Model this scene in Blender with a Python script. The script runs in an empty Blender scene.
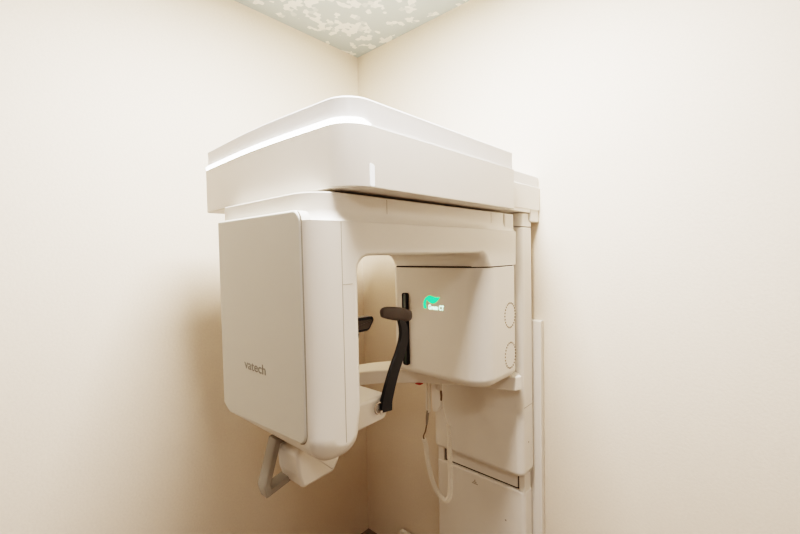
import bpy, bmesh, math, random
from mathutils import Vector, Matrix
random.seed(4)
C = bpy.context.scene
COL = C.collection
ZS = 0.312           # shapes below are written with z measured from 0.312 m above the floor
PI = math.pi

# ------------------------------------------------------------------ materials
def mat(name, col, rough=0.4, bump=0.0, bscale=200, var=0.0, spec=0.5, emit=0.0, ecol=None, metal=0.0, coat=0.0):
    m = bpy.data.materials.new(name); m.use_nodes = True
    nt = m.node_tree; b = nt.nodes['Principled BSDF']
    b.inputs['Base Color'].default_value = (*col, 1)
    b.inputs['Roughness'].default_value = rough
    b.inputs['Specular IOR Level'].default_value = spec
    b.inputs['Metallic'].default_value = metal
    b.inputs['Coat Weight'].default_value = coat
    if emit:
        b.inputs['Emission Color'].default_value = (*(ecol or col), 1)
        b.inputs['Emission Strength'].default_value = emit
    tc = nt.nodes.new('ShaderNodeTexCoord')
    if var:
        n = nt.nodes.new('ShaderNodeTexNoise'); n.inputs['Scale'].default_value = 9; n.inputs['Detail'].default_value = 5
        r = nt.nodes.new('ShaderNodeMapRange')
        r.inputs['To Min'].default_value = 1 - var; r.inputs['To Max'].default_value = 1 + var
        x = nt.nodes.new('ShaderNodeMix'); x.data_type = 'RGBA'; x.blend_type = 'MULTIPLY'; x.inputs['Factor'].default_value = 1
        x.inputs['A'].default_value = (*col, 1)
        nt.links.new(tc.outputs['Object'], n.inputs['Vector'])
        nt.links.new(n.outputs['Fac'], r.inputs['Value']); nt.links.new(r.outputs['Result'], x.inputs['B'])
        nt.links.new(x.outputs['Result'], b.inputs['Base Color'])
    if bump:
        n = nt.nodes.new('ShaderNodeTexNoise'); n.inputs['Scale'].default_value = bscale; n.inputs['Detail'].default_value = 3
        u = nt.nodes.new('ShaderNodeBump'); u.inputs['Strength'].default_value = bump; u.inputs['Distance'].default_value = 0.002
        nt.links.new(tc.outputs['Object'], n.inputs['Vector'])
        nt.links.new(n.outputs['Fac'], u.inputs['Height']); nt.links.new(u.outputs['Normal'], b.inputs['Normal'])
    return m

IVORY = (0.80, 0.765, 0.71)
M = {
 'ivory': mat('ivory_plastic', IVORY, 0.34, 0.04, 300, 0.012, 0.45),
 'panel': mat('ivory_panel', (0.70, 0.685, 0.63), 0.36, 0.05, 300, 0.012, 0.45),
 'white': mat('white_plastic', (0.80, 0.785, 0.76), 0.3, 0.03, 300, 0.01),
 'cover': mat('column_plastic', (0.80, 0.765, 0.71), 0.42, 0.05, 260, 0.012),
 'arm': mat('arm_plastic', (0.81, 0.77, 0.71), 0.35, 0.03, 260, 0.01),
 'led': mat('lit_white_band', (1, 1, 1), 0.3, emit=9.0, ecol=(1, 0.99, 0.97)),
 'glint': mat('painted_reflection', (0.9, 0.9, 0.9), 0.2, emit=0.5, ecol=(1, 1, 1)),  # glow stands in for a reflection on the housing corner
 'black': mat('black_rubber', (0.010, 0.0105, 0.0135), 0.38, 0.05, 300, 0.02),
 'pad': mat('dark_grey_pad', (0.115, 0.098, 0.085), 0.42, 0.05, 200, 0.03),
 'slit': mat('dark_green_glass', (0.045, 0.07, 0.06), 0.2, coat=0.5),
 'gap': mat('dark_gap', (0.05, 0.04, 0.03), 0.7),
 'seam': mat('seam_grey', (0.42, 0.38, 0.32), 0.7),  # plain warm grey for seams, moulded mark and screw caps
 'dot': mat('vent_hole', (0.30, 0.24, 0.17), 0.8),
 'grey': mat('warm_grey_metal', (0.33, 0.30, 0.255), 0.38, 0.04, 200, 0.015),
 'text': mat('grey_lettering', (0.30, 0.28, 0.24), 0.5),
 'green': mat('green_lit_leaf', (0.02, 0.75, 0.40), 0.4, emit=0.8, ecol=(0.02, 0.86, 0.28)),
 'palegreen': mat('pale_lit_letters', (0.6, 0.95, 0.8), 0.4, emit=1.5, ecol=(0.55, 1.0, 0.75)),
 'red': mat('red_label', (0.42, 0.05, 0.02), 0.5),
 'steel': mat('steel', (0.55, 0.5, 0.45), 0.25, metal=0.9),
 'cord': mat('cream_cord', (0.80, 0.75, 0.67), 0.42),
 'brown': mat('brown_sleeve', (0.22, 0.16, 0.10), 0.6),
 'greybox': mat('grey_box_plastic', (0.30, 0.25, 0.22), 0.6, 0.03, 200, 0.03),
}

def wall_material(name, col):
    m = bpy.data.materials.new(name); m.use_nodes = True
    nt = m.node_tree; b = nt.nodes['Principled BSDF']; L = nt.links.new
    b.inputs['Roughness'].default_value = 0.62; b.inputs['Specular IOR Level'].default_value = 0.25
    g = nt.nodes.new('ShaderNodeNewGeometry')
    n = nt.nodes.new('ShaderNodeTexNoise'); n.inputs['Scale'].default_value = 2.2; n.inputs['Detail'].default_value = 4
    r = nt.nodes.new('ShaderNodeMapRange'); r.inputs['To Min'].default_value = 0.975; r.inputs['To Max'].default_value = 1.025
    n2 = nt.nodes.new('ShaderNodeTexNoise'); n2.inputs['Scale'].default_value = 110; n2.inputs['Detail'].default_value = 4
    r2 = nt.nodes.new('ShaderNodeMapRange'); r2.inputs['To Min'].default_value = 0.94; r2.inputs['To Max'].default_value = 1.06
    mu = nt.nodes.new('ShaderNodeMath'); mu.operation = 'MULTIPLY'
    x = nt.nodes.new('ShaderNodeMix'); x.data_type = 'RGBA'; x.blend_type = 'MULTIPLY'; x.inputs['Factor'].default_value = 1
    x.inputs['A'].default_value = (*col, 1)
    for q in (n, n2): L(g.outputs['Position'], q.inputs['Vector'])
    L(n.outputs['Fac'], r.inputs['Value']); L(n2.outputs['Fac'], r2.inputs['Value'])
    L(r.outputs['Result'], mu.inputs[0]); L(r2.outputs['Result'], mu.inputs[1])
    L(mu.outputs['Value'], x.inputs['B']); L(x.outputs['Result'], b.inputs['Base Color'])
    u = nt.nodes.new('ShaderNodeBump'); u.inputs['Strength'].default_value = 0.25; u.inputs['Distance'].default_value = 0.002
    L(n2.outputs['Fac'], u.inputs['Height']); L(u.outputs['Normal'], b.inputs['Normal'])
    return m

def ceiling_material():
    m = bpy.data.materials.new('patterned_ceiling_paper'); m.use_nodes = True
    nt = m.node_tree; b = nt.nodes['Principled BSDF']; L = nt.links.new
    b.inputs['Roughness'].default_value = 0.8; b.inputs['Specular IOR Level'].default_value = 0.2
    g = nt.nodes.new('ShaderNodeNewGeometry')
    def layer(cell, nscale, lo, off):
        mp = nt.nodes.new('ShaderNodeVectorMath'); mp.operation = 'ADD'; mp.inputs[1].default_value = off
        L(g.outputs['Position'], mp.inputs[0])
        v = nt.nodes.new('ShaderNodeTexVoronoi'); v.inputs['Scale'].default_value = cell; v.inputs['Randomness'].default_value = 0.75
        L(mp.outputs[0], v.inputs['Vector'])
        n = nt.nodes.new('ShaderNodeTexNoise'); n.inputs['Scale'].default_value = nscale; n.inputs['Detail'].default_value = 3.0
        n.inputs['Roughness'].default_value = 0.75
        L(v.outputs['Position'], n.inputs['Vector'])
        r = nt.nodes.new('ShaderNodeMapRange'); r.inputs['From Min'].default_value = lo; r.inputs['From Max'].default_value = lo + 0.012
        L(n.outputs['Fac'], r.inputs['Value'])
        return r
    a = layer(44, 10.5, 0.545, (0.3, 0.1, 0)); c = layer(40, 17.0, 0.63, (1.3, 2.1, 0))
    mx = nt.nodes.new('ShaderNodeMath'); mx.operation = 'MAXIMUM'
    L(a.outputs['Result'], mx.inputs[0]); L(c.outputs['Result'], mx.inputs[1])
    x = nt.nodes.new('ShaderNodeMix'); x.data_type = 'RGBA'
    x.inputs['A'].default_value = (0.50, 0.545, 0.52, 1); x.inputs['B'].default_value = (0.80, 0.785, 0.72, 1)
    L(mx.outputs['Value'], x.inputs['Factor']); L(x.outputs['Result'], b.inputs['Base Color'])
    return m

# ------------------------------------------------------------------ mesh helpers
def new_obj(name, bm, m, parent=None, origin=None, smooth=True, angle=38):
    """link one bmesh as one object; vertices are in room coordinates"""
    bmesh.ops.recalc_face_normals(bm, faces=bm.faces)
    if origin is None:
        base = Vector(parent['_base']) if parent is not None else Vector((0, 0, 0))
    else:
        base = Vector(origin)
    par_base = Vector(parent['_base']) if parent is not None else Vector((0, 0, 0))
    for v in bm.verts:
        v.co = v.co + Vector((0, 0, ZS)) - base
    me = bpy.data.meshes.new(name); bm.to_mesh(me); bm.free()
    me.materials.append(m)
    o = bpy.data.objects.new(name, me); COL.objects.link(o)
    if parent is not None:
        o.parent = parent; o.location = base - par_base
    else:
        o.location = base
    o['_base'] = tuple(base)
    if smooth:
        for p in me.polygons: p.use_smooth = True
        me.set_sharp_from_angle(angle=math.radians(angle))
        w = o.modifiers.new('weighted', 'WEIGHTED_NORMAL'); w.keep_sharp = True
    return o

def thing(name, label, cat, loc, group=None):
    o = bpy.data.objects.new(name, None); COL.objects.link(o)
    o.empty_display_size = 0.1
    o.location = loc; o['_base'] = tuple(loc); o['label'] = label; o['category'] = cat
    if group: o['group'] = group
    return o

def roundpoly(pts, rad, seg=7):
    """counter-clockwise 2D polygon with rounded corners"""
    out = []; n = len(pts)
    for i in range(n):
        p = Vector(pts[i]); a = Vector(pts[i-1]); b = Vector(pts[(i+1) % n])
        r = rad[i] if isinstance(rad, (list, tuple)) else rad
        d1 = (a-p).normalized(); d2 = (b-p).normalized()
        ang = d1.angle(d2)
        if r <= 1e-5 or ang > PI-0.01:
            out.append(p); continue
        t = r/math.tan(ang/2)
        s = p+d1*t; e = p+d2*t
        c = p+(d1+d2).normalized()*(r/math.sin(ang/2))
        a0 = math.atan2(s.y-c.y, s.x-c.x); a1 = math.atan2(e.y-c.y, e.x-c.x)
        da = a1-a0
        while da > PI: da -= 2*PI
        while da < -PI: da += 2*PI
        for k in range(seg+1):
            q = a0+da*k/seg
            out.append(Vector((c.x+r*math.cos(q), c.y+r*math.sin(q))))
    # drop duplicates
    res = []
    for p in out:
        if not res or (p-res[-1]).length > 1e-5: res.append(p)
    if (res[0]-res[-1]).length < 1e-5: res.pop()
    return res

def normals2d(poly):
    """inward mitre vectors of a ccw polygon"""
    n = len(poly); out = []
    for i in range(n):
        d1 = (poly[i]-poly[i-1]).normalized(); d2 = (poly[(i+1) % n]-poly[i]).normalized()
        n1 = Vector((-d1.y, d1.x)); n2 = Vector((-d2.y, d2.x))
        m = n1+n2
        m = m/max(0.2, m.dot(n1)) if m.length > 1e-6 else n1
        out.append(m)
    return out

def loft(bm, rings, cap0=True, cap1=True, closed=True):
    vs = [[bm.verts.new(p) for p in r] for r in rings]
    n = len(rings[0])
    for a, b in zip(vs, vs[1:]):
        for i in range(n if closed else n-1):
            j = (i+1) % n
            try: bm.faces.new((a[i], a[j], b[j], b[i]))
            except ValueError: pass
    if cap0: bm.faces.new(list(reversed(vs[0])))
    if cap1: bm.faces.new(vs[-1])
    return vs

def to3(p, h, axis):
    if axis == 'z': return Vector((p.x, p.y, h))
    if axis == 'x': return Vector((h, p.x, p.y))      # polygon in (y,z)
    return Vector((p.x, h, p.y))                      # axis y: polygon in (x,z)

def rprism(bm, poly, h0, h1, b0=0.0, b1=0.0, axis='z', seg=4, prof=None):
    """prism over a rounded outline with rounded end edges (radii b0, b1)"""
    nm = normals2d(poly); rings = []
    def ring(ins, h): rings.append([to3(p+q*ins, h, axis) for p, q in zip(poly, nm)])
    if b0 > 0:
        for k in range(seg+1):
            a = PI/2*k/seg; ring(b0*(1-math.sin(a)), h0+b0*(1-math.cos(a)))
    else: ring(0, h0)
    if prof:
        for h, ins in prof: ring(ins, h)
    if b1 > 0:
        for k in range(seg+1):
            a = PI/2*k/seg; ring(b1*(1-math.cos(a)), h1-b1*(1-math.sin(a)))
    else: ring(0, h1)
    loft(bm, rings)

def box(bm, x0, x1, y0, y1, z0, z1, r=0.004, b=None):
    b = r*0.9 if b is None else b
    p = roundpoly([(x0, y0), (x1, y0), (x1, y1), (x0, y1)], r, 4)
    rprism(bm, p, z0, z1, b, b, seg=3)

def tube(bm, pts, r, n=8, cap=True):
    pts = [Vector(p) for p in pts]; rings = []
    up = None
    for i, p in enumerate(pts):
        d = (pts[min(i+1, len(pts)-1)]-pts[max(i-1, 0)]).normalized()
        if up is None:
            up = d.orthogonal().normalized()
        up = (up-d*up.dot(d)).normalized()
        s = d.cross(up)
        rr = r[i] if isinstance(r, (list, tuple)) else r
        rings.append([p+up*rr*math.cos(2*PI*k/n)+s*rr*math.sin(2*PI*k/n) for k in range(n)])
    loft(bm, rings, cap, cap)

def catmull(pts, k=8):
    pts = [Vector(p) for p in pts]; out = []
    P = [pts[0]*2-pts[1]]+pts+[pts[-1]*2-pts[-2]]
    for i in range(1, len(P)-2):
        for j in range(k):
            t = j/k; a, b, c, d = P[i-1:i+3]
            out.append(0.5*((2*b)+(c-a)*t+(2*a-5*b+4*c-d)*t*t+(3*b-a-3*c+d)*t**3))
    out.append(pts[-1]); return out

def rr(x0, x1, y0, y1, r, seg=6):
    return roundpoly([(x0, y0), (x1, y0), (x1, y1), (x0, y1)], r, seg)

def text_bm(s, size, width, origin, xdir, ydir, depth=0.0008, bold=0.0):
    """lettering as a mesh: width is the finished length along xdir"""
    cu = bpy.data.curves.new('lettering', 'FONT'); cu.body = s; cu.size = size; cu.extrude = depth; cu.offset = bold
    t = bpy.data.objects.new('lettering', cu); COL.objects.link(t)
    bpy.context.view_layer.update()
    me = bpy.data.meshes.new_from_object(t.evaluated_get(bpy.context.evaluated_depsgraph_get()))
    bpy.data.objects.remove(t)
    bm = bmesh.new(); bm.from_mesh(me); bpy.data.meshes.remove(me)
    xs = [v.co.x for v in bm.verts]; x0, x1 = min(xs), max(xs)
    k = width/(x1-x0); X = Vector(xdir); Y = Vector(ydir); Z = X.cross(Y); O = Vector(origin)
    for v in bm.verts:
        v.co = O+X*((v.co.x-x0)*k)+Y*v.co.y+Z*v.co.z
    return bm

# ------------------------------------------------------------------ room
WX, WY, TOP, FL = 3.3, -3.3, 2.60, -0.312
wallm = wall_material('cream_wallpaper', (0.80, 0.72, 0.618))
ceilm = ceiling_material()
floorm = mat('beige_vinyl_floor', (0.24, 0.19, 0.15), 0.5, 0.05, 60, 0.05)
def struct(name, pts_box, m):
    bm = bmesh.new(); x0, x1, y0, y1, z0, z1 = pts_box
    rings = [[Vector((x0, y0, z)), Vector((x1, y0, z)), Vector((x1, y1, z)), Vector((x0, y1, z))] for z in (z0, z1)]
    loft(bm, rings)
    o = new_obj(name, bm, m, origin=((x0+x1)/2, (y0+y1)/2, z0+ZS), smooth=False); o['kind'] = 'structure'; return o
T = 0.1
struct('wall_left', (-T, 0, WY-T, T, FL, TOP), wallm)
struct('wall_right', (0, WX+T, 0, T, FL, TOP), wallm)
neardim = wall_material('brown_wallpaper', (0.25, 0.19, 0.13))
struct('wall_near', (0, WX+T, WY-T, WY, FL, TOP), neardim)
struct('wall_far_side', (WX, WX+T, WY, 0, FL, TOP), neardim)
struct('floor', (-T, WX+T, WY-T, T, FL-T, FL), floorm)
struct('ceiling', (-T, WX+T, WY-T, T, TOP, TOP+T), ceilm)

# ------------------------------------------------------------------ the X-ray unit
U = thing('dental_xray_unit', 'large ivory dental panoramic X-ray machine with rotating arm, standing in the corner of the room',
          'X-ray machine', (0.885, -0.085, 0.0))

# column -------------------------------------------------------------
bm = bmesh.new()
box(bm, 0.70, 1.07, -0.095, -0.03, FL, 1.56, 0.006)
column = new_obj('column', bm, M['cover'], U)
bm = bmesh.new()                                        # sliding upper cover
p = roundpoly([(0.655, -0.165), (1.11, -0.165), (1.11, -0.065), (0.655, -0.065)], [0.028, 0.028, 0.004, 0.004], 8)
rprism(bm, p, 0.482, 1.508, 0.022, 0.002)
upper_cover = new_obj('upper_column_cover', bm, M['cover'], U)
bm = bmesh.new()                                        # telescoping cap piece over it
rprism(bm, p, 1.511, 1.566, 0.002, 0.004)
new_obj('column_collar', bm, M['cover'], U)
bm = bmesh.new()
box(bm, 1.1099, 1.1106, -0.147, -0.067, 0.7705, 0.7725, 0.0003)
new_obj('cover_seam', bm, M['seam'], upper_cover)
bm = bmesh.new()                                        # lower cover
p = roundpoly([(0.640, -0.122), (1.098, -0.122), (1.098, -0.055), (0.640, -0.055)], [0.018, 0.018, 0.004, 0.004], 6)
rprism(bm, p, FL, 0.402, 0.0, 0.010)
lower_cover = new_obj('lower_column_cover', bm, M['cover'], U)
bm = bmesh.new()                                        # recess between the covers
box(bm, 0.672, 1.078, -0.108, -0.06, 0.385, 0.50, 0.003)
new_obj('slot_backing', bm, M['gap'], U)
bm = bmesh.new()
box(bm, 0.6935, 1.062, -0.1135, -0.10, 0.409, 0.50, 0.002)
new_obj('slot_plate', bm, M['cover'], U)
for x0, x1 in ((0.648, 0.684), (1.070, 1.096)):
    bm = bmesh.new(); box(bm, x0, x1, -0.119, -0.06, 0.39, 0.50, 0.004)
    new_obj('slot_post', bm, M['cover'], U)
bm = bmesh.new()                                        # little moulded mark
for pts in ([(0.842, 0.352), (0.872, 0.352), (0.872, 0.3555), (0.842, 0.3555)],
            [(0.848, 0.359), (0.866, 0.359), (0.864, 0.363), (0.850, 0.363)],
            [(0.853, 0.366), (0.861, 0.366), (0.857, 0.373)]):
    rprism(bm, [Vector(q) for q in pts], -0.1228, -0.1221, axis='y')
new_obj('moulded_mark', bm, M['seam'], lower_cover)
bm = bmesh.new()
bmesh.ops.create_uvsphere(bm, u_segments=12, v_segments=8, radius=0.004,
                          matrix=Matrix.Translation((1.009, -0.1215, 0.249)) @ Matrix.Diagonal((1, 0.4, 1, 1)))
new_obj('screw_cap', bm, M['seam'], lower_cover)
bm = bmesh.new()                                        # wall rail beside the column
box(bm, 0.72, 1.134, -0.034, -0.001, FL, 1.116, 0.005)
wall_rail = new_obj('wall_rail', bm, M['arm'], U)
bm = bmesh.new()
for z in (0.62,):
    bmesh.ops.create_uvsphere(bm, u_segments=10, v_segments=6, radius=0.003,
                              matrix=Matrix.Translation((1.1115, -0.11, z)) @ Matrix.Diagonal((0.4, 1, 1, 1)))
new_obj('screw_cap', bm, M['seam'], upper_cover)

# head bracket (joins column and upper housing) ------------------------
bm = bmesh.new()
p = roundpoly([(0.62, -0.345), (1.122, -0.345), (1.122, -0.001), (0.62, -0.001)], 0.006, 4)
rprism(bm, p, 1.580, 1.678, 0.003, 0.004)
p2 = roundpoly([(0.64, -0.325), (1.1205, -0.325), (1.1205, -0.093), (0.64, -0.093)], 0.005, 4)
rprism(bm, p2, 1.5675, 1.582, 0.002, 0.0)
p2 = roundpoly([(0.66, -0.088), (1.118, -0.088), (1.118, -0.001), (0.66, -0.001)], 0.008, 4)
rprism(bm, p2, 1.532, 1.582, 0.006, 0.0)
head_bracket = new_obj('head_bracket', bm, M['ivory'], U)
bm = bmesh.new()
p = roundpoly([(0.625, -0.36), (1.117, -0.36), (1.117, -0.002), (0.625, -0.002)], 0.008, 4)
rprism(bm, p, 1.678, 1.724, 0.0, 0.005)
new_obj('bracket_lid', bm, M['white'], head_bracket)

# upper housing ------------------------------------------------------
bm = bmesh.new()
p = roundpoly([(0.424, -0.326), (0.424, -1.100), (0.80, -1.1185), (1.166, -1.101), (1.166, -0.326)],
              [0.012, 0.022, 3.0, 0.074, 0.004], 14)
rprism(bm, p, 1.5625, 1.703, 0.003, 0.002)
housing = new_obj('upper_housing', bm, M['ivory'], U)
# rim tier above
bm = bmesh.new()
pr = roundpoly([(0.430, -0.327), (0.430, -1.0945), (0.80, -1.1130), (1.161, -1.0955), (1.161, -0.327)],
               [0.012, 0.022, 3.0, 0.070, 0.004], 14)
rprism(bm, pr, 1.700, 1.7645, 0.0, 0.005, prof=[(1.705, 0.0), (1.745, 0.001)])
rim = new_obj('top_lid', bm, M['white'], housing)
# thin bright ledge bead all round the joint
bm = bmesh.new()
nm = normals2d(p)
bead = [Vector((a.x, a.y, 1.7035))+Vector((b.x, b.y, 0))*0.004 for a, b in zip(p, nm)]
rings = [[q+Vector((0, 0, dz))+Vector((b.x, b.y, 0))*dx for q, b in zip(bead, nm)] for dz, dx in ((-0.001, -0.004), (0.0012, 0.0), (0.002, 0.008))]
loft(bm, rings, False, False)
new_obj('joint_bead', bm, M['white'], housing)
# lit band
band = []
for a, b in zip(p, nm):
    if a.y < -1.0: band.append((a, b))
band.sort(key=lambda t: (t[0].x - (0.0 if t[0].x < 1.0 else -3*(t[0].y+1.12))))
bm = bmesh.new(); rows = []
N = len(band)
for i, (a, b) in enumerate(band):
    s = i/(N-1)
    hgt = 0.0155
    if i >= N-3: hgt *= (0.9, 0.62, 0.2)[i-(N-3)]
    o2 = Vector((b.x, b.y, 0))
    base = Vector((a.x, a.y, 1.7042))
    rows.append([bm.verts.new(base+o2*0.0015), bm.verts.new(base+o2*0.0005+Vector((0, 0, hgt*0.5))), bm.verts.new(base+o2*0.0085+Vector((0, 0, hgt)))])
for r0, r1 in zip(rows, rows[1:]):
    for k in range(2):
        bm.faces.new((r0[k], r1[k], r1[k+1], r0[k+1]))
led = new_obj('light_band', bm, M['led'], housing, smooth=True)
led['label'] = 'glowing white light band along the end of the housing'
# painted reflection: small glowing white tab at the lower corner of the housing
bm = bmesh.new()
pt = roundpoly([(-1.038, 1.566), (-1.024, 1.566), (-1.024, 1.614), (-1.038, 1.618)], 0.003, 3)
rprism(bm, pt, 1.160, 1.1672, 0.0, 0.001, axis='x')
st = new_obj('reflection_patch', bm, M['glint'], housing); st['label'] = 'painted reflection, glowing white tab at the lower corner'

# rotating gantry ------------------------------------------------------
GX0, GX1 = 0.684, 1.125
bm = bmesh.new()
prof = []     # (y, z, edge radius)
def arc(cx, cz, r, a0, a1, w, n=7):
    for k in range(n+1):
        a = math.radians(a0+(a1-a0)*k/n); prof.append((cx+r*math.cos(a), cz+r*math.sin(a), w))
YE, YI, ZB, ZT = -1.176, -1.036, 0.946, 1.488
YN, ZU, YR, ZN = -0.470, 1.4085, -0.236, 1.3605
# counter-clockwise seen along -x (y to the right, z up)
for k in range(11):
    a = PI*(1+0.5*k/10); prof.append((YE+0.066+0.066*math.cos(a), ZB+0.066+0.066*math.sin(a), 0.065-0.025*k/10))
arc(YI-0.054, ZB+0.054, 0.054, 270, 360, 0.036)
prof.append((YI, 1.05, 0.022)); prof.append((YI, 1.30, 0.022))
n0 = len(prof)
for k in range(8):                                        # left inner fillet
    a = math.radians(180-90*k/7); prof.append((YI+0.035+0.035*math.cos(a), ZU-0.035+0.035*math.sin(a), 0.022 - 0.014*k/7))
for k in range(8):                                        # right inner fillet
    a = math.radians(90-90*k/7); prof.append((YN-0.035+0.035*math.cos(a), ZU-0.035+0.035*math.sin(a), 0.008+0.03*k/7))
prof.append((YN, ZN, 0.055)); prof.append((YR, ZN, 0.006))
prof.append((YR, ZT, 0.006)); prof.append((-0.70, ZT, 0.006)); prof.append((-1.02, ZT, 0.012))
prof.append((YE+0.03, ZT, 0.040)); prof.append((YE, ZT, 0.080))
prof.append((YE, 1.25, 0.080)); prof.append((YE, 1.12, 0.078)); prof.append((YE, 1.06, 0.072))
P2 = [Vector((a, b)) for a, b, w in prof]; NM = normals2d(P2)
# keep the top edge level: its verts do not move in z
rings = []
S = 8
def cring(side, phi):
    out = []
    for (y, z, w), q in zip(prof, NM):
        ins = w*(1-math.cos(phi)); dx = w*(1-math.sin(phi))*(0.42+0.58*min(1.0, max(0.0, (y-YE)/0.09)))
        qq = q.copy()
        if z > ZT-1e-6: 
            qq = Vector((1.0 if y < -1.1 else 0.0, 0.0)) if y < -1.1 else Vector((0, 0))
            if y > YR-1e-6: qq = Vector((-0.0, 0))
        if abs(z-ZN) < 1e-6: qq = Vector((1.0 if y < -0.4 else -1.0, 0.0))
        out.append(Vector(((GX1-dx) if side > 0 else (GX0+dx), y+qq.x*ins, z+qq.y*ins)))
    return out
for k in range(S, -1, -1): rings.append(cring(-1, PI/2*k/S))
for k in range(0, S+1): rings.append(cring(1, PI/2*k/S))
loft(bm, rings)
bmesh.ops.remove_doubles(bm, verts=bm.verts, dist=1e-5)
gantry = new_obj('rotating_gantry', bm, M['ivory'], U, angle=30)
# tier above the step
bm = bmesh.new()
p = roundpoly([(0.664, -0.238), (0.664, -1.154), (1.112, -1.154), (1.112, -0.238)], [0.01, 0.03, 0.085, 0.01], 10)
rprism(bm, p, 1.487, 1.5540, 0.0, 0.003, prof=[(1.4885, -0.012), (1.491, -0.0105), (1.497, -0.006), (1.506, -0.002), (1.516, 0.0)])
q = roundpoly([(0.70, -0.2365), (0.70, -0.318), (1.1165, -0.318), (1.1165, -0.2365)], [0.004, 0.02, 0.02, 0.004], 5)
rprism(bm, q, 1.486, 1.5530, 0.0, 0.003)
tier = new_obj('gantry_upper_tier', bm, M['ivory'], gantry)
for y in (-0.93, -0.40):
    bm = bmesh.new(); box(bm, 1.1115, 1.1126, y, y+0.0012, 1.505, 1.550, 0.0002)
    new_obj('tier_seam', bm, M['seam'], tier)
# rotation bearing between tier and housing
bm = bmesh.new()
p = roundpoly([(0.91+0.13*math.cos(2*PI*k/40), -0.68+0.13*math.sin(2*PI*k/40)) for k in range(40)], 0, 1)
rprism(bm, p, 1.55, 1.566)
new_obj('rotation_bearing', bm, M['gap'], gantry)
# end panel
bm = bmesh.new()
pe = roundpoly([(0.697, 1.002), (0.730, 0.982), (1.094, 0.998), (1.094, 1.511), (0.697, 1.511)], [0.01, 0.02, 0.026, 0.026, 0.008], 8)
nmp = normals2d(pe)
rings = []
for h, ins in ((-1.150, 0), (-1.1690, 0), (-1.1765, 0.0004), (-1.1785, 0.0014), (-1.1797, 0.0032), (-1.1802, 0.006)):
    rings.append([Vector((a.x+b.x*ins, h, a.y+b.y*ins)) for a, b in zip(pe, nmp)])
loft(bm, rings)
panel = new_obj('end_panel', bm, M['panel'], gantry, angle=30)
# narrow dark joint round the panel
bm = bmesh.new()
ring = [Vector((a.x-b.x*0.0012, -1.1752, a.y-b.y*0.0012)) for a, b in zip(pe, nmp)]
seg = [q for q in ring if q.x > 1.03 and q.z < 1.509]
tube(bm, [q for q in seg], 0.0016, 6)
new_obj('panel_joint', bm, M['seam'], gantry)
bm = text_bm('vatech', 0.034, 0.106, (0.829, -1.1803, 1.1245), (1, 0, 0), (0, 0, 1), 0.0004, 0.0003)
new_obj('lettering', bm, M['text'], panel, smooth=False)
# vertical joint on the near side of the leg, and the short one across it
bm = bmesh.new()
box(bm, GX1-0.001, GX1+0.0004, -1.0925, -1.0910, 0.985, 1.487, 0.0002)
new_obj('leg_joint', bm, M['seam'], gantry)
bm = bmesh.new()
box(bm, GX1-0.001, GX1+0.0004, -1.0905, -1.062, 1.3445, 1.3457, 0.0002)
new_obj('leg_joint', bm, M['seam'], gantry)

# generator head -------------------------------------------------------
bm = bmesh.new()
p = roundpoly([(0.700, -0.478), (1.125, -0.478), (1.125, -0.236), (0.700, -0.236)], [0.03, 0.075, 0.022, 0.02], 10)
rprism(bm, p, 0.930, 1.3568, 0.034, 0.003, seg=6)
gen = new_obj('generator_head', bm, M['ivory'], gantry)
bm = bmesh.new()
pg = roundpoly([(0.704, -0.474), (1.121, -0.474), (1.121, -0.240), (0.704, -0.240)], [0.03, 0.072, 0.022, 0.02], 10)
rprism(bm, pg, 1.355, 1.362)
new_obj('head_gap', bm, M['gap'], gantry)
for zc, hz in ((1.173, 0.046), (1.022, 0.048)):
    bm = bmesh.new()
    for k in range(24):
        a = 2*PI*k/24
        c = Vector((1.1252, -0.290+0.041*math.cos(a), zc+hz*math.sin(a)))
        bmesh.ops.create_cone(bm, cap_ends=True, segments=8, radius1=0.0034, radius2=0.0034, depth=0.0012,
                              matrix=Matrix.Translation(c) @ Matrix.Rotation(PI/2, 4, 'Y'))
    v = new_obj('vent_ring', bm, M['dot'], gen, smooth=False)
# beam slit
bm = bmesh.new()
rprism(bm, rr(0.760, 0.797, 0.958, 1.258, 0.008), -0.470, -0.490, 0, 0, axis='y')
bm.free(); bm = bmesh.new()
ps = rr(0.760, 0.787, 0.968, 1.256, 0.008); nps = normals2d(ps)
loft(bm, [[Vector((a.x+b.x*i, h, a.y+b.y*i)) for a, b in zip(ps, nps)] for h, i in ((-0.470, 0), (-0.488, 0), (-0.490, 0.002), (-0.490, 0.006), (-0.487, 0.007))], True, False)
slit = new_obj('beam_slit_frame', bm, M['black'], gen)
bm = bmesh.new()
loft(bm, [[Vector((a.x+b.x*0.0065, h, a.y+b.y*0.0065)) for a, b in zip(ps, nps)] for h in (-0.480, -0.4885)])
g = new_obj('beam_slit_window', bm, M['slit'], gen); g['label'] = 'dark green tinted strip in the beam slit'
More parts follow.
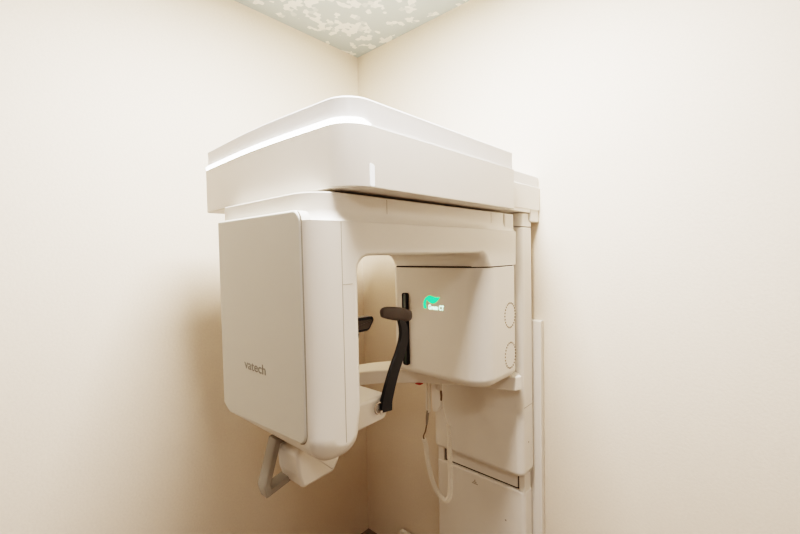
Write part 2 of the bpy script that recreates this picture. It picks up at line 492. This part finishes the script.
# lit leaf emblem and lettering  (x, z in the face plane)
YL = -0.4784
LX, LZ = 0.868, 1.2045
def leaf(pts_top, pts_bot, name, m, y=YL):
    a = catmull([Vector((x, z, 0)) for x, z in pts_top], 6); b = catmull([Vector((x, z, 0)) for x, z in pts_bot], 6)
    bm = bmesh.new(); rows = []
    for u, v in zip(a, b):
        rows.append([bm.verts.new((LX+u.x*0.93, y, LZ+u.y*0.9)), bm.verts.new((LX+v.x*0.93, y, LZ+v.y*0.9))])
    for r0, r1 in zip(rows, rows[1:]):
        bm.faces.new((r0[0], r0[1], r1[1], r1[0]))
    r = bmesh.ops.extrude_face_region(bm, geom=bm.faces[:])
    for e in r['geom']:
        if isinstance(e, bmesh.types.BMVert): e.co.y -= 0.0008
    return new_obj(name, bm, m, gen, smooth=False)
l1 = leaf([(-0.004, -0.004), (-0.006, 0.018), (0.004, 0.039), (0.026, 0.0515), (0.048, 0.0475), (0.076, 0.046)],
          [(0.010, -0.004), (0.0065, 0.014), (0.0095, 0.030), (0.020, 0.0375), (0.030, 0.039), (0.032, 0.0385)], 'leaf_emblem', M['green'])
l1['label'] = 'glowing green leaf emblem'
leaf([(0.014, 0.034), (0.024, 0.0405), (0.040, 0.0400), (0.055, 0.0425), (0.068, 0.0465), (0.0775, 0.0475)],
     [(0.014, 0.0335), (0.024, 0.024), (0.040, 0.0195), (0.055, 0.0235), (0.068, 0.034), (0.0775, 0.0470)], 'leaf_emblem', M['green'], YL-0.0003)
bm = text_bm('Green CT', 0.024, 0.072, (LX+0.018, YL, LZ-0.005), (1, 0, 0), (0, 0, 1), 0.0004, 0.0006)
t = new_obj('lettering', bm, M['palegreen'], gen, smooth=False); t['label'] = 'pale glowing green lettering'

# chin rest arm --------------------------------------------------------
bm = bmesh.new()
front = [(1.118, -0.235), (1.098, -0.243), (1.05, -0.262), (0.95, -0.300), (0.84, -0.352), (0.745, -0.408), (0.66, -0.478), (0.60, -0.555), (0.575, -0.64), (0.60, -0.76), (0.70, -0.86), (0.83, -0.90)]
back = [(1.128, -0.205), (1.085, -0.168), (1.00, -0.166), (0.85, -0.166), (0.72, -0.20), (0.63, -0.29), (0.565, -0.37), (0.515, -0.45), (0.488, -0.55), (0.485, -0.68), (0.52, -0.84), (0.64, -0.94), (0.83, -0.99)]
F = catmull([Vector((x, y, 0)) for x, y in front], 4); B = catmull([Vector((x, y, 0)) for x, y in back], 4)
poly = [Vector((q.x, q.y)) for q in F] + [Vector((q.x, q.y)) for q in reversed(B)]
area = sum(a.x*b.y-b.x*a.y for a, b in zip(poly, poly[1:]+poly[:1]))
if area < 0: poly.reverse()
rprism(bm, poly, 0.868, 0.925, 0.004, 0.008, seg=3)
arm = new_obj('chin_rest_arm', bm, M['arm'], U)
bm = bmesh.new()
pr_ = roundpoly([(-0.803, 0.987), (-0.93, 0.987), (-1.03, 0.950), (-1.03, 0.905), (-0.818, 0.911), (-0.795, 0.940)],
                [0.012, 0.04, 0.016, 0.016, 0.014, 0.014], 5)
rprism(bm, pr_, 0.80, 0.978, 0.010, 0.010, axis='x', seg=4)
chin = new_obj('chin_rest_base', bm, M['arm'], arm)
bm = bmesh.new()
pr_ = roundpoly([(-0.99, 0.939), (-1.118, 0.939), (-1.132, 0.918), (-1.129, 0.870), (-1.116, 0.832), (-1.020, 0.836), (-1.000, 0.862)],
                [0.02, 0.012, 0.012, 0.03, 0.012, 0.008, 0.02], 5)
rprism(bm, pr_, 0.891, 0.984, 0.008, 0.010, axis='x', seg=5)
new_obj('handle_mount', bm, M['arm'], arm)
# handle : square-section grey loop
def bar(pts, hx, hz, name, m, parent):
    bm = bmesh.new(); pts = [Vector(p) for p in pts]; rings = []
    for i, p in enumerate(pts):
        d0 = (p-pts[i-1]).normalized() if i else (pts[1]-p).normalized()
        d1 = (pts[i+1]-p).normalized() if i+1 < len(pts) else d0
        t = (d0+d1).normalized(); X = Vector((1, 0, 0)); nrm = t.cross(X).normalized()
        sc = 1/max(0.4, t.dot(d0))
        rings.append([p+X*hx*sx*0.999+nrm*hz*sc*sn for sx, sn in ((-1, -0.75), (-0.75, -1), (0.75, -1), (1, -0.75), (1, 0.75), (0.75, 1), (-0.75, 1), (-1, 0.75))])
    loft(bm, rings); return new_obj(name, bm, m, parent)
h = bar([(0.905, -1.11, 0.948), (0.905, -1.145, 0.944), (0.905, -1.178, 0.842), (0.905, -1.173, 0.824), (0.905, -1.115, 0.838)],
        0.018, 0.009, 'handle', M['grey'], arm)
h['label'] = 'grey metal handle loop'
# red spot under the arm
bm = bmesh.new()
box(bm, 0.752, 0.778, -0.408, -0.384, 0.8655, 0.8695, 0.003)
r_ = new_obj('red_marker', bm, M['red'], arm); r_['label'] = 'small red marker under the arm'

# temple supports -------------------------------------------------------
def temple(x, side, name):
    # ribbon rising from the chin base to a padded bar
    cl = catmull([(x, -0.821, 0.938), (x, -0.815, 0.975), (x, -0.784, 1.047), (x, -0.753, 1.100), (x, -0.735, 1.142), (x, -0.735, 1.178), (x, -0.748, 1.212)], 6)
    wd = [0.0245, 0.0235, 0.0215, 0.0205, 0.020, 0.0165, 0.011]
    bm = bmesh.new(); rings = []
    n = len(cl)
    for i, p in enumerate(cl):
        d = (cl[min(i+1, n-1)]-cl[max(i-1, 0)]).normalized(); s = Vector((0, d.z, -d.y))
        u = i/(n-1)*(len(wd)-1); k = min(int(u), len(wd)-2); w = wd[k]+(wd[k+1]-wd[k])*(u-k)
        t = 0.006; X = Vector((1, 0, 0))
        rings.append([p+s*w*a+X*t*b for a, b in ((-1, -0.6), (-0.9, -1), (0.9, -1), (1, -0.6), (1, 0.6), (0.9, 1), (-0.9, 1), (-1, 0.6))])
    loft(bm, rings)
    strap = new_obj(name, bm, M['black'], arm)
    strap['label'] = 'black curved head support strap'
    bm = bmesh.new()
    sp = catmull([(x-side*0.004, -0.829, 1.232), (x-side*0.006, -0.81, 1.2345), (x-side*0.004, -0.78, 1.229), (x-side*0.002, -0.745, 1.222), (x+side*0.003, -0.72, 1.216), (x+side*0.006, -0.700, 1.216)], 6)
    rings = []; n = len(sp)
    for i, p in enumerate(sp):
        u = i/(n-1); e = max(0.0, 1-(2*u-1)**2)**0.28
        e = max(e, 0.12)
        d = (sp[min(i+1, n-1)]-sp[max(i-1, 0)]).normalized(); X = Vector((1, 0, 0)); s = X.cross(d).normalized()
        hv = (0.0185+0.005*u)*e; hx = 0.011*e
        rings.append([p+s*hv*math.copysign(abs(math.cos(a))**0.7, math.cos(a))+X*hx*math.copysign(abs(math.sin(a))**0.7, math.sin(a)) for a in [2*PI*k/16 for k in range(16)]])
    loft(bm, rings)
    pd = new_obj('head_pad', bm, M['pad'], strap); pd['label'] = 'dark grey padded head rest'
    bm = bmesh.new()
    for k in range(1):
        tube(bm, [(x+side*0.0, -0.851+0.016*math.cos(a)*0.9, 0.957+0.016*math.sin(a)) for a in [PI*0.15+PI*1.3*j/10 for j in range(11)]], 0.003, 6)
        tube(bm, [(x-0.03*side, -0.845, 0.945), (x+0.007*side, -0.845, 0.945)], 0.0045, 8)
    new_obj('hinge_clip', bm, M['steel'], strap)
temple(0.985, 1, 'head_support')
# the far one leans a little lower
def far_temple():
    x = 0.815
    bm = bmesh.new()
    cl = catmull([(x, -0.84, 0.96), (x, -0.84, 1.0), (x, -0.83, 1.05), (x, -0.81, 1.09), (x, -0.795, 1.12), (x, -0.785, 1.15)], 6)
    rings = []; n = len(cl)
    for i, p in enumerate(cl):
        d = (cl[min(i+1, n-1)]-cl[max(i-1, 0)]).normalized(); s = Vector((0, d.z, -d.y)); w = 0.020-0.006*i/n; t = 0.006; X = Vector((1, 0, 0))
        rings.append([p+s*w*a+X*t*b for a, b in ((-1, -0.6), (-0.9, -1), (0.9, -1), (1, -0.6), (1, 0.6), (0.9, 1), (-0.9, 1), (-1, 0.6))])
    loft(bm, rings)
    strap = new_obj('head_support', bm, M['black'], arm); strap['label'] = 'black curved head support strap'
    po = roundpoly([(-0.84, 1.150), (-0.735, 1.151), (-0.711, 1.184), (-0.716, 1.198), (-0.84, 1.203)], [0.02, 0.022, 0.012, 0.008, 0.02], 6)
    bm = bmesh.new(); rprism(bm, po, x-0.016, x+0.016, 0.006, 0.006, axis='x')
    fp = new_obj('head_pad', bm, M['black'], strap)
    nf = normals2d(po); pi = [a+b*0.009 for a, b in zip(po, nf)]
    bm = bmesh.new(); rprism(bm, pi, x+0.010, x+0.019, 0.0, 0.004, axis='x')
    c = new_obj('head_pad', bm, M['pad'], strap); c['label'] = 'dark grey face of the pad'
far_temple()

# ------------------------------------------------------------------ hand switch with coiled cord, hung under the arm
S_ = thing('hand_switch', 'white hand switch on a looped coiled cord hanging in front of the column', 'hand switch', (0.83, -0.33, 0.35+ZS))
Y0 = -0.33
bm = bmesh.new()
ph = roundpoly([(0.789, 0.735), (0.812, 0.742), (0.830, 0.770), (0.829, 0.866), (0.782, 0.866), (0.785, 0.78)], [0.008, 0.008, 0.01, 0.003, 0.003, 0.02], 4)
rprism(bm, ph, Y0-0.010, Y0+0.010, 0.004, 0.004, axis='y')
body = new_obj('switch_body', bm, M['arm'], S_)
bm = bmesh.new()
tube(bm, [(0.832, Y0-0.006, 0.835), (0.834, Y0-0.006, 0.815), (0.833, Y0-0.006, 0.795)], 0.004, 8)
b_ = new_obj('push_button', bm, M['brown'], body); b_['label'] = 'brown switch button'
bm = bmesh.new()
tube(bm, [(0.822+0.012*math.cos(a), Y0-0.016, 0.852+0.012*math.sin(a)) for a in [2*PI*k/16 for k in range(15)]], 0.0022, 6)
new_obj('hanging_hook', bm, M['arm'], body)
bm = bmesh.new()                                         # flat strap loop at the left
tube(bm, catmull([(0.752, Y0, 0.866), (0.752, Y0, 0.80), (0.750, Y0, 0.745), (0.756, Y0, 0.728), (0.765, Y0, 0.735), (0.767, Y0, 0.80), (0.772, Y0, 0.866)], 6), 0.0048, 8)
new_obj('hanging_strap', bm, M['cord'], S_)
bm = bmesh.new()
tube(bm, [(0.756, Y0, 0.732), (0.752, Y0, 0.70), (0.748, Y0, 0.665)], [0.006, 0.007, 0.004], 8)
new_obj('strap_sleeve', bm, M['grey'], S_)
bm = bmesh.new()
tube(bm, catmull([(0.748, Y0, 0.668), (0.740, Y0, 0.635), (0.729, Y0, 0.610), (0.733, Y0, 0.598)], 5), 0.003, 6)
new_obj('cord_lead', bm, M['brown'], S_)
bm = bmesh.new()
tube(bm, catmull([(0.833, Y0, 0.80), (0.836, Y0, 0.775), (0.845, Y0, 0.735), (0.858, Y0, 0.702), (0.866, Y0, 0.696)], 5), 0.003, 6)
new_obj('cord_lead', bm, M['cord'], S_)
path = catmull([(0.729, Y0, 0.600), (0.741, Y0, 0.575), (0.746, Y0, 0.53), (0.755, Y0, 0.49), (0.768, Y0, 0.445), (0.785, Y0, 0.408), (0.808, Y0, 0.380),
                (0.838, Y0, 0.366), (0.860, Y0, 0.385), (0.868, Y0, 0.43), (0.870, Y0, 0.49), (0.868, Y0, 0.56), (0.866, Y0, 0.63), (0.863, Y0, 0.695)], 10)
ln = [0]
for a, b in zip(path, path[1:]): ln.append(ln[-1]+(b-a).length)
def at(s):
    for i in range(len(path)-1):
        if ln[i+1] >= s or i == len(path)-2:
            t = (s-ln[i])/max(1e-9, ln[i+1]-ln[i]); return path[i].lerp(path[i+1], t), (path[i+1]-path[i]).normalized()
pitch = 0.0075; turns = int(ln[-1]/pitch); hel = []
for k in range(turns*9+1):
    s = ln[-1]*k/(turns*9); c, d = at(s); Yv = Vector((0, 1, 0)); n_ = d.cross(Yv).normalized(); a = 2*PI*k/9
    hel.append(c+Yv*0.0075*math.sin(a)+n_*0.0075*math.cos(a))
bm = bmesh.new(); tube(bm, hel, 0.0036, 6)
new_obj('coiled_cord', bm, M['cord'], S_)

# ------------------------------------------------------------------ thin board low on the right wall (only its corner shows)
bm = bmesh.new()
rprism(bm, roundpoly([(0.345, FL), (0.62, FL), (0.62, -0.160), (0.315, -0.160), (0.303, -0.168)], 0.003, 3), -0.040, -0.022, 0.002, 0.002, axis='y')
for v in bm.verts: v.co.y -= (-0.16-v.co.z)*0.12
bd = new_obj('leaning_board', bm, M['arm'], None, origin=(0.48, -0.05, FL+ZS))
bd['label'] = 'thin pale board leaning low on the right wall beside the column, only its corner showing'
bd['category'] = 'board'

# ------------------------------------------------------------------ camera
cam = bpy.data.cameras.new('camera'); cam.sensor_width = 36; cam.lens = 18.0; cam.clip_start = 0.02
co = bpy.data.objects.new('camera', cam); COL.objects.link(co)
R = Matrix(((0.7416244349607717, -0.007571939900927218, 0.6707725867946996),
            (0.6705025984270957, 0.03889655957726246, -0.7408868490907135),
            (-0.02048079519035227, 0.9992145532262775, 0.03392364439711077)))
co.matrix_world = Matrix.Translation((1.8230263, -1.66929957, 1.4125+ZS)) @ R.to_4x4()
C.camera = co

# ------------------------------------------------------------------ light
def area(name, loc, sx, sy, power, col, target=None):
    l = bpy.data.lights.new(name, 'AREA'); l.shape = 'RECTANGLE'; l.size = sx; l.size_y = sy; l.energy = power; l.color = col
    o = bpy.data.objects.new(name, l); COL.objects.link(o); o.location = loc
    if target is not None:
        o.rotation_euler = (Vector(target)-Vector(loc)).to_track_quat('-Z', 'Y').to_euler()
    return o
area('ceiling_panel_light', (1.22, -1.06, 2.60+ZS-0.03), 0.5, 0.5, 60, (1.0, 0.958, 0.94))
area('fill_light', (2.55, -2.35, 2.60+ZS-0.03), 0.5, 0.5, 12, (1.0, 0.96, 0.94))  # added fill behind the camera, brightens the machine's near side

w = bpy.data.worlds.new('world'); C.world = w; w.use_nodes = True
w.node_tree.nodes['Background'].inputs['Color'].default_value = (1.0, 0.96, 0.9, 1)
w.node_tree.nodes['Background'].inputs['Strength'].default_value = 0.3
C.view_settings.view_transform = 'Filmic'
C.view_settings.look = 'Very High Contrast'
C.view_settings.exposure = 0.31
C.cycles.max_bounces = 12
C.cycles.diffuse_bounces = 8
C.cycles.use_denoising = True
for o in C.objects:
    if '_base' in o: del o['_base']
